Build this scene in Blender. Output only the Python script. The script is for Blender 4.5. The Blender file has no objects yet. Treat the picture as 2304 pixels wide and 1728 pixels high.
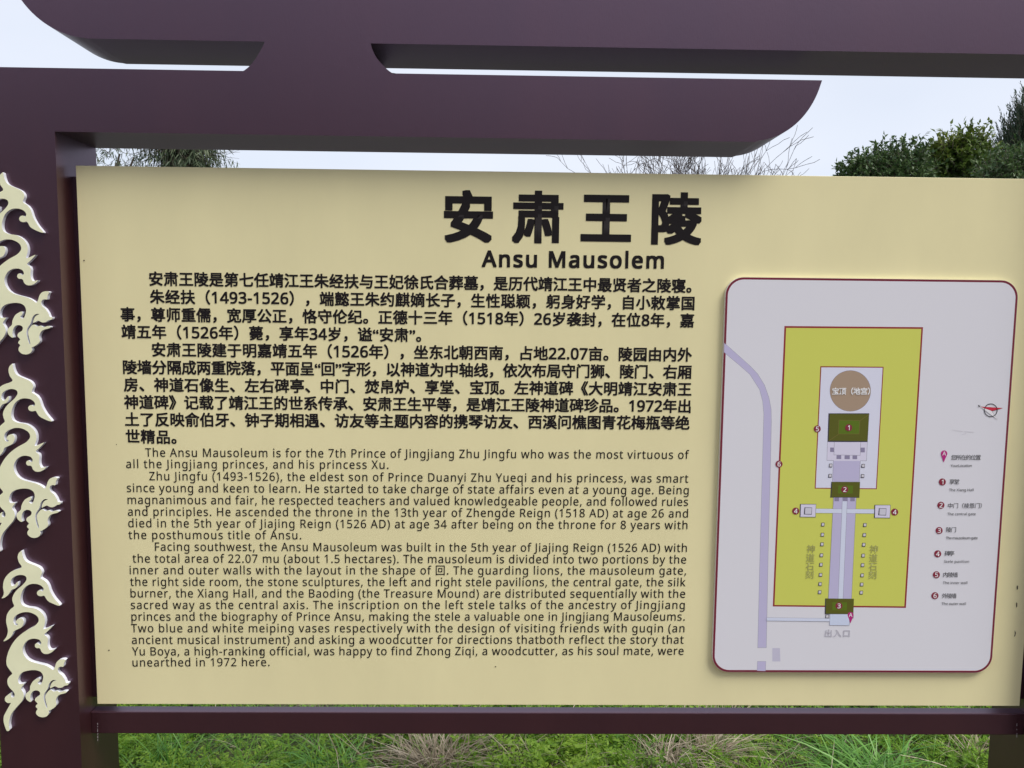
import bpy, bmesh, math, os, random
import numpy as np
from mathutils import Vector, Matrix

random.seed(7)
rng = np.random.default_rng(11)
sc = bpy.context.scene
COL = sc.collection
R = math.radians

# ------------------------------------------------------------------ camera
# x along the board, y into the scene (board face at y = 0), z up, ground at 0
Z0 = 0.65                                   # height of the board's lower edge
CAM = np.array([0.85337, -1.61684, 0.84879 + Z0])
YAW, PITCH, ROLL, FPX = -0.0174, 0.0934, 0.01095, 1756.94
cyw, syw, cp, sp = math.cos(YAW), math.sin(YAW), math.cos(PITCH), math.sin(PITCH)
FWD = np.array([-syw * cp, cyw * cp, -sp])
RGT = np.array([cyw, syw, 0.0])
UP = np.cross(RGT, FWD)
cr, sr = math.cos(ROLL), math.sin(ROLL)
RGT, UP = cr * RGT + sr * UP, -sr * RGT + cr * UP
cam = bpy.data.cameras.new('camera')
cam_o = bpy.data.objects.new('camera', cam)
COL.objects.link(cam_o)
cam_o.matrix_world = Matrix(((RGT[0], UP[0], -FWD[0], CAM[0]), (RGT[1], UP[1], -FWD[1], CAM[1]),
                             (RGT[2], UP[2], -FWD[2], CAM[2]), (0, 0, 0, 1)))
cam.sensor_width = 36
cam.lens = FPX / 2304 * 36
cam.clip_start, cam.clip_end = 0.05, 2000
sc.camera = cam_o


def ray(px, py):
    return FWD + RGT * (px - 1152) / FPX - UP * (py - 864) / FPX


def at(px, py, Y):                          # photo pixel -> point on the vertical plane y = Y
    d = ray(px, py)
    return CAM + d * (Y - CAM[1]) / d[1]


def ground_at(px, py, z=0.0):               # photo pixel -> point on the ground
    d = ray(px, py)
    return CAM + d * (z - CAM[2]) / d[2]


# ------------------------------------------------------------------ sky, sun, exposure
SUN_EL, SUN_AZ = R(56), R(123)              # azimuth clockwise from +y: hazy sun from the right
world = bpy.data.worlds.new('World')
sc.world = world
world.use_nodes = True
nt = world.node_tree
N, L = nt.nodes, nt.links
bg = N['Background']
bg.inputs['Strength'].default_value = 0.1
sky = N.new('ShaderNodeTexSky')
sky.sky_type = 'NISHITA'
sky.sun_disc = False
sky.sun_elevation = SUN_EL
sky.sun_rotation = SUN_AZ
sky.air_density = 1.0
sky.dust_density = 1.0
tc = N.new('ShaderNodeTexCoord')
mp = N.new('ShaderNodeMapping')
mp.inputs['Scale'].default_value = (1, 1, 2.4)
mp.inputs['Rotation'].default_value = (0, 0, 2.6)
nz = N.new('ShaderNodeTexNoise')
nz.inputs['Scale'].default_value = 1.6
nz.inputs['Detail'].default_value = 4
rampw = N.new('ShaderNodeMapRange')
rampw.inputs['From Min'].default_value = 0.3
rampw.inputs['From Max'].default_value = 0.7
rampw.inputs['To Min'].default_value = 0.72
rampw.inputs['To Max'].default_value = 0.97
mixw = N.new('ShaderNodeMix')
mixw.data_type = 'RGBA'
L.new(tc.outputs['Generated'], mp.inputs['Vector'])
L.new(mp.outputs['Vector'], nz.inputs['Vector'])
L.new(nz.outputs['Fac'], rampw.inputs['Value'])
L.new(rampw.outputs['Result'], mixw.inputs['Factor'])
L.new(sky.outputs['Color'], mixw.inputs['A'])
mixw.inputs['B'].default_value = (6.75, 7.1, 7.95, 1)      # thin even cloud
L.new(mixw.outputs['Result'], bg.inputs['Color'])

sun = bpy.data.lights.new('sun', 'SUN')
sun.energy = 2.7
sun.angle = R(30)
sun.color = (1, 0.96, 0.9)
sun_o = bpy.data.objects.new('sun', sun)
COL.objects.link(sun_o)
sd = Vector((math.sin(SUN_AZ) * math.cos(SUN_EL), math.cos(SUN_AZ) * math.cos(SUN_EL), math.sin(SUN_EL)))
sun_o.rotation_euler = sd.to_track_quat('Z', 'Y').to_euler()
sun_o.location = (0, 0, 12)
sc.view_settings.view_transform = 'Standard'
sc.view_settings.look = 'None'
sc.view_settings.gamma = 1
sc.view_settings.exposure = 0.41
sc.cycles.max_bounces = 6
sc.cycles.transparent_max_bounces = 4


# ------------------------------------------------------------------ helpers
def lin(c):
    c = c / 255
    return c / 12.92 if c <= 0.04045 else ((c + 0.055) / 1.055) ** 2.4


KEXP = 0.63                                 # white paint on the board reads about this bright


def print_col(r, g, b):
    return tuple(min(0.9, lin(v) / KEXP) for v in (r, g, b))


def mat(name, col, rough=0.5, spec=0.5, noise=0.0, nscale=8.0, bump=0.0, bscale=400.0, stretch=None):
    m = bpy.data.materials.new(name)
    m.use_nodes = True
    n, l = m.node_tree.nodes, m.node_tree.links
    b = n['Principled BSDF']
    b.inputs['Base Color'].default_value = (*col, 1)
    b.inputs['Roughness'].default_value = rough
    b.inputs['Specular IOR Level'].default_value = spec
    t = n.new('ShaderNodeTexCoord')
    src = t.outputs['Object']
    if stretch:
        mpn = n.new('ShaderNodeMapping')
        mpn.inputs['Scale'].default_value = stretch
        l.new(src, mpn.inputs['Vector'])
        src = mpn.outputs['Vector']
    if noise:
        z = n.new('ShaderNodeTexNoise')
        z.inputs['Scale'].default_value = nscale
        z.inputs['Detail'].default_value = 6
        z.inputs['Roughness'].default_value = 0.6
        l.new(src, z.inputs['Vector'])
        mr = n.new('ShaderNodeMapRange')
        mr.inputs['From Min'].default_value = 0.25
        mr.inputs['From Max'].default_value = 0.75
        mr.inputs['To Min'].default_value = 1 - noise
        mr.inputs['To Max'].default_value = 1 + noise
        l.new(z.outputs['Fac'], mr.inputs['Value'])
        hs = n.new('ShaderNodeHueSaturation')
        hs.inputs['Color'].default_value = (*col, 1)
        l.new(mr.outputs['Result'], hs.inputs['Value'])
        l.new(hs.outputs['Color'], b.inputs['Base Color'])
    if bump:
        z2 = n.new('ShaderNodeTexNoise')
        z2.inputs['Scale'].default_value = bscale
        z2.inputs['Detail'].default_value = 3
        l.new(src, z2.inputs['Vector'])
        bp = n.new('ShaderNodeBump')
        bp.inputs['Strength'].default_value = bump
        bp.inputs['Distance'].default_value = 0.001
        l.new(z2.outputs['Fac'], bp.inputs['Height'])
        l.new(bp.outputs['Normal'], b.inputs['Normal'])
    return m


def leaf_mat(name, cols, rough=0.5, transl=0.35, pos_scale=0.0):
    """Each leaf or blade (mesh island) takes its own tone from the ramp."""
    m = bpy.data.materials.new(name)
    m.use_nodes = True
    n, l = m.node_tree.nodes, m.node_tree.links
    b = n['Principled BSDF']
    g = n.new('ShaderNodeNewGeometry')
    cr_ = n.new('ShaderNodeValToRGB')
    el = cr_.color_ramp.elements
    el[0].position, el[0].color = 0, (*cols[0], 1)
    el[1].position, el[1].color = 1, (*cols[-1], 1)
    for i, c in enumerate(cols[1:-1]):
        e = el.new((i + 1) / (len(cols) - 1))
        e.color = (*c, 1)
    fac = g.outputs['Random Per Island']
    if pos_scale:
        z = n.new('ShaderNodeTexNoise')
        z.inputs['Scale'].default_value = pos_scale
        z.inputs['Detail'].default_value = 2
        l.new(g.outputs['Position'], z.inputs['Vector'])
        ad = n.new('ShaderNodeMath')
        ad.operation = 'MULTIPLY_ADD'
        ad.inputs[1].default_value = 1.6
        ad.inputs[2].default_value = -0.55
        l.new(z.outputs['Fac'], ad.inputs[0])
        mx = n.new('ShaderNodeMath')
        mx.operation = 'MULTIPLY_ADD'
        mx.inputs[1].default_value = 0.5
        l.new(fac, mx.inputs[0])
        l.new(ad.outputs[0], mx.inputs[2])
        fac = mx.outputs[0]
    l.new(fac, cr_.inputs['Fac'])
    l.new(cr_.outputs['Color'], b.inputs['Base Color'])
    b.inputs['Roughness'].default_value = rough
    b.inputs['Specular IOR Level'].default_value = 0.4
    if transl:
        tr = n.new('ShaderNodeBsdfTranslucent')
        l.new(cr_.outputs['Color'], tr.inputs['Color'])
        mi = n.new('ShaderNodeMixShader')
        mi.inputs['Fac'].default_value = transl
        l.new(b.outputs[0], mi.inputs[1])
        l.new(tr.outputs[0], mi.inputs[2])
        l.new(mi.outputs[0], n['Material Output'].inputs['Surface'])
    return m


def link(name, me, m, parent=None):
    o = bpy.data.objects.new(name, me)
    COL.objects.link(o)
    if m is not None and not me.materials:
        me.materials.append(m)
    if parent is not None:
        o.parent = parent
        o.matrix_parent_inverse = parent.matrix_world.inverted()
    return o


def tag(o, label=None, cat=None, group=None, kind=None):
    if label: o['label'] = label
    if cat: o['category'] = cat
    if group: o['group'] = group
    if kind: o['kind'] = kind
    return o


def empty(name, loc):
    o = bpy.data.objects.new(name, None)
    COL.objects.link(o)
    o.location = loc
    o.matrix_world = Matrix.Translation(loc)
    o.empty_display_size = 0.1
    return o


def prism(name, pts, y0, y1, m, parent, bevel=0.0, smooth=False):
    """Outline in (x, z), from front y0 to back y1."""
    bm = bmesh.new()
    f = [bm.verts.new((x, y0, z)) for x, z in pts]
    b = [bm.verts.new((x, y1, z)) for x, z in pts]
    n = len(pts)
    bm.faces.new(f)
    bm.faces.new(list(reversed(b)))
    sides = []
    for i in range(n):
        j = (i + 1) % n
        sides.append(bm.faces.new((f[j], f[i], b[i], b[j])))
    bmesh.ops.recalc_face_normals(bm, faces=bm.faces)
    if bevel:
        ed = [e for e in bm.edges if len(e.link_faces) == 2 and e.calc_face_angle(0) > R(50)]
        bmesh.ops.bevel(bm, geom=ed, offset=bevel, segments=2, affect='EDGES', profile=0.5)
    if smooth:
        for fc in bm.faces:
            if abs(fc.normal.y) < 0.5:
                fc.smooth = True
        for e in bm.edges:
            if len(e.link_faces) == 2 and e.calc_face_angle(0) > R(35):
                e.smooth = False
    me = bpy.data.meshes.new(name)
    bm.to_mesh(me)
    bm.free()
    return link(name, me, m, parent)


def rect(x0, x1, z0, z1):
    return [(x0, z0), (x1, z0), (x1, z1), (x0, z1)]


def mesh_np(name, V, F, m, parent=None, smooth=False):
    """V (n,3) array, F (k,3) or (k,4) array."""
    V = np.asarray(V, dtype=np.float32)
    F = np.asarray(F, dtype=np.int32)
    me = bpy.data.meshes.new(name)
    k = F.shape[1]
    me.vertices.add(len(V))
    me.vertices.foreach_set('co', V.ravel())
    me.loops.add(F.size)
    me.loops.foreach_set('vertex_index', F.ravel())
    me.polygons.add(len(F))
    me.polygons.foreach_set('loop_start', np.arange(0, F.size, k, dtype=np.int32))
    if smooth:
        me.polygons.foreach_set('use_smooth', np.ones(len(F), dtype=bool))
    me.update(calc_edges=True)
    me.validate()
    return link(name, me, m, parent)


def catmull(pts, sub=4):
    P = [np.array(p, float) for p in pts]
    n = len(P)
    out = []
    for i in range(n):
        p0, p1, p2, p3 = P[i - 1], P[i], P[(i + 1) % n], P[(i + 2) % n]
        a, b = p1 - p0, p2 - p1
        for s in range(sub):
            t = s / sub
            q = 0.5 * (2 * p1 + (p2 - p0) * t + (2 * p0 - 5 * p1 + 4 * p2 - p3) * t * t
                       + (3 * p1 - p0 - 3 * p2 + p3) * t ** 3)
            out.append(q)
    return out


# ------------------------------------------------------------------ ground
def gz(x, y):
    return 0.02 * np.sin(x * 1.7 + 0.4) * np.cos(y * 1.3) + 0.012 * np.sin(x * 4.1 + y * 3.3)


u = np.linspace(-1, 1, 121)
wx = np.sign(u) * (np.abs(u) * 14 + np.abs(u) ** 6 * 300)
GX, GY = np.meshgrid(wx, wx + 3)
GZ = gz(GX, GY) * np.exp(-((GX ** 2 + GY ** 2) / 900)) + 0.0
n = 121
idx = np.arange(n * n).reshape(n, n)
F = np.stack([idx[:-1, :-1], idx[:-1, 1:], idx[1:, 1:], idx[1:, :-1]], -1).reshape(-1, 4)
soil = bpy.data.materials.new('ground_soil_and_turf')
soil.use_nodes = True
n_, l_ = soil.node_tree.nodes, soil.node_tree.links
b_ = n_['Principled BSDF']
g_ = n_.new('ShaderNodeNewGeometry')
z1 = n_.new('ShaderNodeTexNoise'); z1.inputs['Scale'].default_value = 2.2; z1.inputs['Detail'].default_value = 8
z2 = n_.new('ShaderNodeTexNoise'); z2.inputs['Scale'].default_value = 60; z2.inputs['Detail'].default_value = 4
l_.new(g_.outputs['Position'], z1.inputs['Vector'])
l_.new(g_.outputs['Position'], z2.inputs['Vector'])
r1 = n_.new('ShaderNodeValToRGB')
r1.color_ramp.elements[0].position, r1.color_ramp.elements[0].color = 0.42, (0.045, 0.07, 0.015, 1)
r1.color_ramp.elements[1].position, r1.color_ramp.elements[1].color = 0.62, (0.085, 0.062, 0.04, 1)
r2 = n_.new('ShaderNodeMapRange'); r2.inputs['To Min'].default_value = 0.55; r2.inputs['To Max'].default_value = 1.5
l_.new(z1.outputs['Fac'], r1.inputs['Fac'])
l_.new(z2.outputs['Fac'], r2.inputs['Value'])
hs = n_.new('ShaderNodeHueSaturation')
l_.new(r2.outputs['Result'], hs.inputs['Value'])
sx = n_.new('ShaderNodeSeparateXYZ')
l_.new(g_.outputs['Position'], sx.inputs[0])


def blend(lo, hi, col, src):
    mr_ = n_.new('ShaderNodeMapRange')
    mr_.inputs['From Min'].default_value = lo
    mr_.inputs['From Max'].default_value = hi
    l_.new(sx.outputs['Y'], mr_.inputs['Value'])
    mm = n_.new('ShaderNodeMix')
    mm.data_type = 'RGBA'
    l_.new(mr_.outputs['Result'], mm.inputs['Factor'])
    l_.new(src, mm.inputs['A'])
    mm.inputs['B'].default_value = (*col, 1)
    return mm.outputs['Result']


far = blend(2.2, 3.6, (0.085, 0.082, 0.085), r1.outputs['Color'])      # dry grey earth beyond the verge
near = blend(-0.2, -0.8, (0.055, 0.036, 0.026), far)                 # brown earth on the viewer's side
l_.new(near, hs.inputs['Color'])
l_.new(hs.outputs['Color'], b_.inputs['Base Color'])
b_.inputs['Roughness'].default_value = 0.95
bp = n_.new('ShaderNodeBump'); bp.inputs['Distance'].default_value = 0.02
l_.new(z2.outputs['Fac'], bp.inputs['Height']); l_.new(bp.outputs['Normal'], b_.inputs['Normal'])
tag(mesh_np('ground', np.stack([GX, GY, GZ], -1).reshape(-1, 3), F, soil, smooth=True), kind='structure')

# paved path in front of the sign, where the viewer stands
M_PAVE = mat('brown_paving', (0.062, 0.036, 0.028), rough=0.95, noise=0.25, nscale=3.0, bump=0.4, bscale=80)
M_PAVE_B = mat('brown_paving_edge', (0.07, 0.045, 0.037), rough=0.95, noise=0.25, nscale=6.0)
path = empty('path', (1, -2.4, 0))
tag(path, kind='structure')


def box_mesh(name, x0, x1, y0, y1, z0, z1, ch=0.006):
    V = [(x0, y0, z0), (x1, y0, z0), (x1, y1, z0), (x0, y1, z0), (x0, y0, z1 - ch), (x1, y0, z1 - ch), (x1, y1, z1 - ch), (x0, y1, z1 - ch),
         (x0 + ch, y0 + ch, z1), (x1 - ch, y0 + ch, z1), (x1 - ch, y1 - ch, z1), (x0 + ch, y1 - ch, z1)]
    F = [(0, 1, 5, 4), (1, 2, 6, 5), (2, 3, 7, 6), (3, 0, 4, 7), (4, 5, 9, 8), (5, 6, 10, 9), (6, 7, 11, 10), (7, 4, 8, 11), (8, 9, 10, 11)]
    me = bpy.data.meshes.new(name)
    me.from_pydata(V, [], F)
    return me


slab_me = box_mesh('paving_slab', -0.297, 0.297, -0.297, 0.297, -0.05, 0.0)
slab_me.materials.append(M_PAVE)
for i in range(-9, 13):
    for j in range(6):
        o = bpy.data.objects.new('paving_slab', slab_me)
        COL.objects.link(o)
        o.parent = path
        o.matrix_parent_inverse = path.matrix_world.inverted()
        o.location = (0.6 * i + (0.3 if j % 2 else 0), -0.75 - 0.6 * j, 0.045 + random.uniform(-0.002, 0.002))
kerb_me = box_mesh('kerb_stone', -0.497, 0.497, -0.05, 0.05, -0.1, 0.0)
kerb_me.materials.append(M_PAVE_B)
for i in range(-6, 8):
    o = bpy.data.objects.new('kerb_stone', kerb_me)
    COL.objects.link(o)
    o.parent = path
    o.matrix_parent_inverse = path.matrix_world.inverted()
    o.location = (1.0 * i, -0.395, 0.075)

# ------------------------------------------------------------------ the sign: frame
M_FRAME = mat('maroon_powder_coat', (0.028, 0.0078, 0.006), rough=0.36, spec=0.75, noise=0.2, nscale=9.0,
              bump=0.11, bscale=420, stretch=(1, 1, 0.25))
M_FRAME.node_tree.nodes['Principled BSDF'].inputs['Specular Tint'].default_value = (0.9, 0.67, 0.97, 1)   # violet put into the reflections, standing in for bluish sky sheen
M_FRAME.node_tree.nodes['Principled BSDF'].inputs['IOR'].default_value = 1.8
M_BOARD = mat('cream_board', print_col(194, 186, 145), rough=0.45, spec=0.35, noise=0.055, nscale=4.5, stretch=(1, 1, 0.45))
M_DRAGON = mat('cream_carving', print_col(212, 206, 166), rough=0.5, spec=0.4, noise=0.05, nscale=20)

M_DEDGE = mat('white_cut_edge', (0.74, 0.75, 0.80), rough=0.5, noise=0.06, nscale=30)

YF, YB = -0.04343, 0.1122                   # front and back of the frame
sign = empty('information_sign', (0.9, 0.03, 0))
tag(sign, 'dark maroon framed information board with Chinese and English text and a site map', 'sign')

XP = -0.01476                               # inner face of the left post
XPO = at(4, 1728, YF)[0]                    # its outer face
XR = at(2224.6, 1690, YB)[0]                # inner face of the right post
PW = XP - XPO
ZL0 = 0.5 * (at(600, 303, YF)[2] + at(1400, 315, YF)[2])      # lower beam, underside
ZL1 = 0.5 * (at(300, 154.8, YF)[2] + at(1500, 175.8, YF)[2])  # lower beam, top
ZU0 = 0.5 * (at(500, 92.6, YF)[2] + at(1700, 111.5, YF)[2])   # upper beam, underside
ZU1 = ZU0 + 0.165
H = 1.12995


def pf(pts):                                # photo pixels -> (x, z) on the frame's front
    return [tuple(at(x, y, YF)[[0, 2]]) for x, y in pts]


def curve(pts, sub=5):                      # open smooth curve through points
    P = [np.array(p, float) for p in pts]
    P = [2 * P[0] - P[1]] + P + [2 * P[-1] - P[-2]]
    out = []
    for i in range(1, len(P) - 2):
        p0, p1, p2, p3 = P[i - 1:i + 3]
        for s in range(sub):
            t = s / sub
            out.append(tuple(0.5 * (2 * p1 + (p2 - p0) * t + (2 * p0 - 5 * p1 + 4 * p2 - p3) * t * t
                                    + (3 * p1 - p0 - 3 * p2 + p3) * t ** 3)))
    out.append(tuple(P[-2]))
    return out


def bezier(a, b, c, d, n=22):
    a, b, c, d = (np.array(p, float) for p in (a, b, c, d))
    return [tuple(a * (1 - t) ** 3 + 3 * b * t * (1 - t) ** 2 + 3 * c * t * t * (1 - t) + d * t ** 3) for t in np.linspace(0, 1, n)]


# posts
prism('post', rect(XPO, XP, -0.05, ZL0), YF, YB, M_FRAME, sign)
prism('post', rect(XR, XR + PW, -0.05, ZU0), YF, YB, M_FRAME, sign)
# lower beam with its rounded free end
tipc = pf(bezier((1699, 316.6), (1770, 314), (1830, 258), (1850, 178)))
tipc[0] = (tipc[0][0], ZL0)
tipc[-1] = (tipc[-1][0], ZL1)
prism('lower_beam', [(XPO, ZL0)] + tipc + [(XPO, ZL1)], YF, YB, M_FRAME, sign, smooth=True)
# flared neck between the beams
nl = curve(pf([(547, 160.4), (560, 150), (573, 135), (586, 114), (596, 94.8)]))
nr = curve(pf([(834, 102), (846, 128), (864, 149), (876, 160), (890.6, 169.3)]))
nl[0] = (nl[0][0], ZL1); nl[-1] = (nl[-1][0], ZU0); nr[0] = (nr[0][0], ZU0); nr[-1] = (nr[-1][0], ZL1)
prism('neck', nl + nr, YF, YB, M_FRAME, sign, smooth=True)
# upper beam with its rounded left end
ulc = pf(bezier((16, -60), (52, 36), (130, 84), (198, 85.4)))
ulc[0] = (ulc[0][0], ZU1); ulc[-1] = (ulc[-1][0], ZU0)
prism('upper_beam', ulc + [(XR + PW + 0.12, ZU0), (XR + PW + 0.12, ZU1)], YF, YB, M_FRAME, sign, smooth=True)
# rail under the board
ZR1 = at(1252, 1604.2, 0.0)[2]
ZR0 = at(1252, 1652, 0.0)[2]
prism('rail', rect(XP, XR, ZR0, ZR1), 0.0, 0.026, M_FRAME, sign, bevel=0.0015)
# pale weld seams where the rail meets the posts
M_WELD = mat('pale_weld', (0.28, 0.24, 0.25), rough=0.7)
for px, rows in ((219.5, ((1627, 1631), (1634, 1636), (1640, 1647), (1651, 1653), (1656, 1661), (1664, 1667))), (2288, ((1628, 1634), (1640, 1643), (1650, 1659)))):
    for y0, y1 in rows:
        a, b = at(px, y0, -0.0004), at(px, y1, -0.0004)
        prism('weld_seam', [(b[0] - 0.0006, b[2]), (b[0] + 0.0005, b[2]), (a[0] + 0.0007, a[2]), (a[0] - 0.0004, a[2])], -0.0006, 0.001, M_WELD, sign)
# strips that carry the board on both posts
prism('mounting_strip', rect(XP, XP + 0.05, Z0 + 0.01, Z0 + H - 0.02), 0.0125, 0.04, M_FRAME, sign)
prism('mounting_strip', rect(XR - 0.05, XR, Z0 + 0.01, Z0 + H - 0.02), 0.0125, 0.04, M_FRAME, sign)

# ------------------------------------------------------------------ the board
W = min(2.0, XR - 0.004)
board = prism('board', rect(0, W, Z0, Z0 + H), 0.0, 0.012, M_BOARD, sign, bevel=0.0008)

# --- lettering
font = None
try:
    fp = os.path.join(bpy.utils.system_resource('DATAFILES'), 'fonts', 'NotoSansMath-Regular.woff2')
    font = bpy.data.fonts.load(fp)          # Blender's own interface font, for the latin letters
except Exception:
    font = None


QUEUE = []


def lettering(s, pl, pr, size, m, parent, Y, mode='cjk', bold=0.0, aspect=1.0):
    """pl, pr: photo pixels of the left and right end of the line (glyph centre line for cjk, baseline for
    latin); size: glyph height in photo pixels. Built together by set_type()."""
    QUEUE.append((s, pl, pr, size, m, parent, Y, mode, bold, aspect))


def set_type():
    chars = sorted(set(''.join(q[0] for q in QUEUE)) | set('H国'))
    made = []
    for c in chars:
        for body in (c, c + ('H' if c.isascii() else '国')):
            cu = bpy.data.curves.new('glyph', 'FONT')
            cu.body = body
            if font and c.isascii(): cu.font = font
            cu.resolution_u = 3
            o = bpy.data.objects.new('glyph', cu)
            COL.objects.link(o)
            made.append(o)
    dg = bpy.context.evaluated_depsgraph_get()
    G = []
    for o in made:
        me = bpy.data.meshes.new_from_object(o.evaluated_get(dg))
        me.calc_loop_triangles()
        V = np.empty(len(me.vertices) * 3, np.float32)
        me.vertices.foreach_get('co', V)
        T = np.empty(len(me.loop_triangles) * 3, np.int32)
        me.loop_triangles.foreach_get('vertices', T)
        G.append((V.reshape(-1, 3), T.reshape(-1, 3)))
        bpy.data.meshes.remove(me)
    for o in made:
        cu = o.data
        bpy.data.objects.remove(o)
        bpy.data.curves.remove(cu)
    glyph, adv = {}, {}
    gh, gk = G[2 * chars.index('H')][0], G[2 * chars.index('国')][0]
    hmax, kmax = gh[:, 0].max(), gk[:, 0].max()
    fs = 0.845 * np.ptp(gk[:, 1]) / np.ptp(gh[:, 1])        # latin capitals against the Chinese glyphs
    for i, c in enumerate(chars):
        k = fs if c.isascii() else 1.0
        glyph[c] = (G[2 * i][0] * k, G[2 * i][1])
        adv[c] = (G[2 * i + 1][0][:, 0].max() - (hmax if c.isascii() else kmax)) * k
    g = glyph['国'][0]
    ch, cc = np.ptp(g[:, 1]), 0.5 * (g[:, 1].max() + g[:, 1].min())
    cap = np.ptp(glyph['H'][0][:, 1])
    em = adv['国']
    for (s, pl, pr, size, m, parent, Y, mode, bold, aspect) in QUEUE:
        A, B = at(*pl, Y), at(*pr, Y)
        k = size * ((0.5 * (A + B) - CAM) @ FWD) / FPX / (ch if mode == 'cjk' else cap)
        e = bold * em * k
        # pen positions without extra spacing
        pen, xs = 0.0, []
        for c in s:
            sh = -0.5 * em if c == '“' and adv[c] > 0.8 * em else 0.0
            xs.append(pen + sh)
            pen += 0.5 * em if c in '“”' and adv[c] > 0.8 * em else adv[c]
        lo = xs[0] + glyph[s[0]][0][:, 0].min()
        hi = xs[-1] + glyph[s[-1]][0][:, 0].max()
        want = ((B[0] - A[0]) - 2 * e) / (k * aspect)
        extra = (want - (hi - lo)) / (len(s) - 1) if len(s) > 1 else 0.0
        off = 0.0 if len(s) > 1 else 0.5 * (want - (hi - lo))
        VV, TT, o = [], [], 0
        for i, c in enumerate(s):
            V, T = glyph[c]
            if not len(V):
                continue
            VV.append(V[:, :2] + np.array([xs[i] + extra * i - lo + off, 0.0]))
            TT.append(T + o)
            o += len(V)
        V, T = np.concatenate(VV), np.concatenate(TT)
        lx = V[:, 0] * k * aspect + e
        ly = (V[:, 1] - (cc if mode == 'cjk' else 0.0)) * k
        slope = (B[2] - A[2]) / (B[0] - A[0]) if len(s) > 1 else 0.0
        shifts = [(0, 0)]
        if bold:
            st = (-1, -0.5, 0, 0.5, 1) if bold > 0.028 else (-1, 0, 1)
            shifts += [(e * a, e * b) for a in st for b in st if max(abs(a), abs(b)) == 1]
        ov, of = [], []
        for i, (dx, dy) in enumerate(shifts):
            ov.append(np.stack([A[0] + lx + dx, np.full_like(lx, Y - 0.000006 * i), A[2] + ly + dy + slope * (lx + dx)], 1))
            of.append(T + i * len(lx))
        ob = mesh_np('lettering', np.concatenate(ov), np.concatenate(of), m, parent)
        if len(s) > 1:
            ob['kind'] = 'stuff'


M_INK = mat('black_vinyl_ink', print_col(27, 24, 25), rough=0.6, spec=0.1)
YT = -0.0006


def c1(x, y): return (260 + 0.3676 * x, 400 + 0.3676 * y)
def c2(x, y): return (900 + 0.3676 * x, 400 + 0.3676 * y)
def e1(x, y): return (260 + 0.3195 * x, 990 + 0.3195 * y)
def e2(x, y): return (900 + 0.3195 * x, 990 + 0.3195 * y)


for ch, xa, xb, yc in (('安', 270, 568, 243), ('肃', 693, 993, 246), ('王', 1118, 1406, 250), ('陵', 1548, 1840, 256)):
    lettering(ch, c2(xa, yc), c2(xb, yc), 104, M_INK, board, YT, 'cjk', bold=0.032)
lettering('Ansu Mausolem', c2(500, 543), c2(1615, 553), 34.5, M_INK, board, YT, 'latin', bold=0.03)

zh = [
    ('安肃王陵是第七任靖江王朱经扶与王妃徐氏合葬墓，是历代靖江王中最贤者之陵寝。', c1(205, 619), c2(1785, 664)),
    ('朱经扶（1493-1526），端懿王朱约麒嫡长子，生性聪颖，躬身好学，自小敕掌国', c1(210, 729), c2(1803, 770)),
    ('事，尊师重儒，宽厚公正，恪守伦纪。正德十三年（1518年）26岁袭封，在位8年，嘉', c1(30, 837), c2(1800, 876)),
    ('靖五年（1526年）薨，享年34岁，谥“安肃”。', c1(36, 943), c2(130, 965)),
    ('安肃王陵建于明嘉靖五年（1526年），坐东北朝西南，占地22.07亩。陵园由内外', c1(222, 1053), c2(1787, 1085)),
    ('陵墙分隔成两重院落，平面呈“回”字形，以神道为中轴线，依次布局守门狮、陵门、右厢', c1(45, 1160), c2(1785, 1191)),
    ('房、神道石像生、左右碑亭、中门、焚帛炉、享堂、宝顶。左神道碑《大明靖江安肃王', c1(50, 1267), c2(1785, 1296)),
    ('神道碑》记载了靖江王的世系传承、安肃王生平等，是靖江王陵神道碑珍品。1972年出', c1(52, 1374), c2(1780, 1400)),
    ('土了反映俞伯牙、钟子期相遇、访友等主题内容的携琴访友、西溪问樵图青花梅瓶等绝', c1(57, 1480), c2(1773, 1502)),
    ('世精品。', c1(62, 1583), c1(373, 1590)),
]
for s, a, b in zh:
    lettering(s, a, b, 29.2, M_INK, board, YT, 'cjk', bold=0.024)
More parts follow.
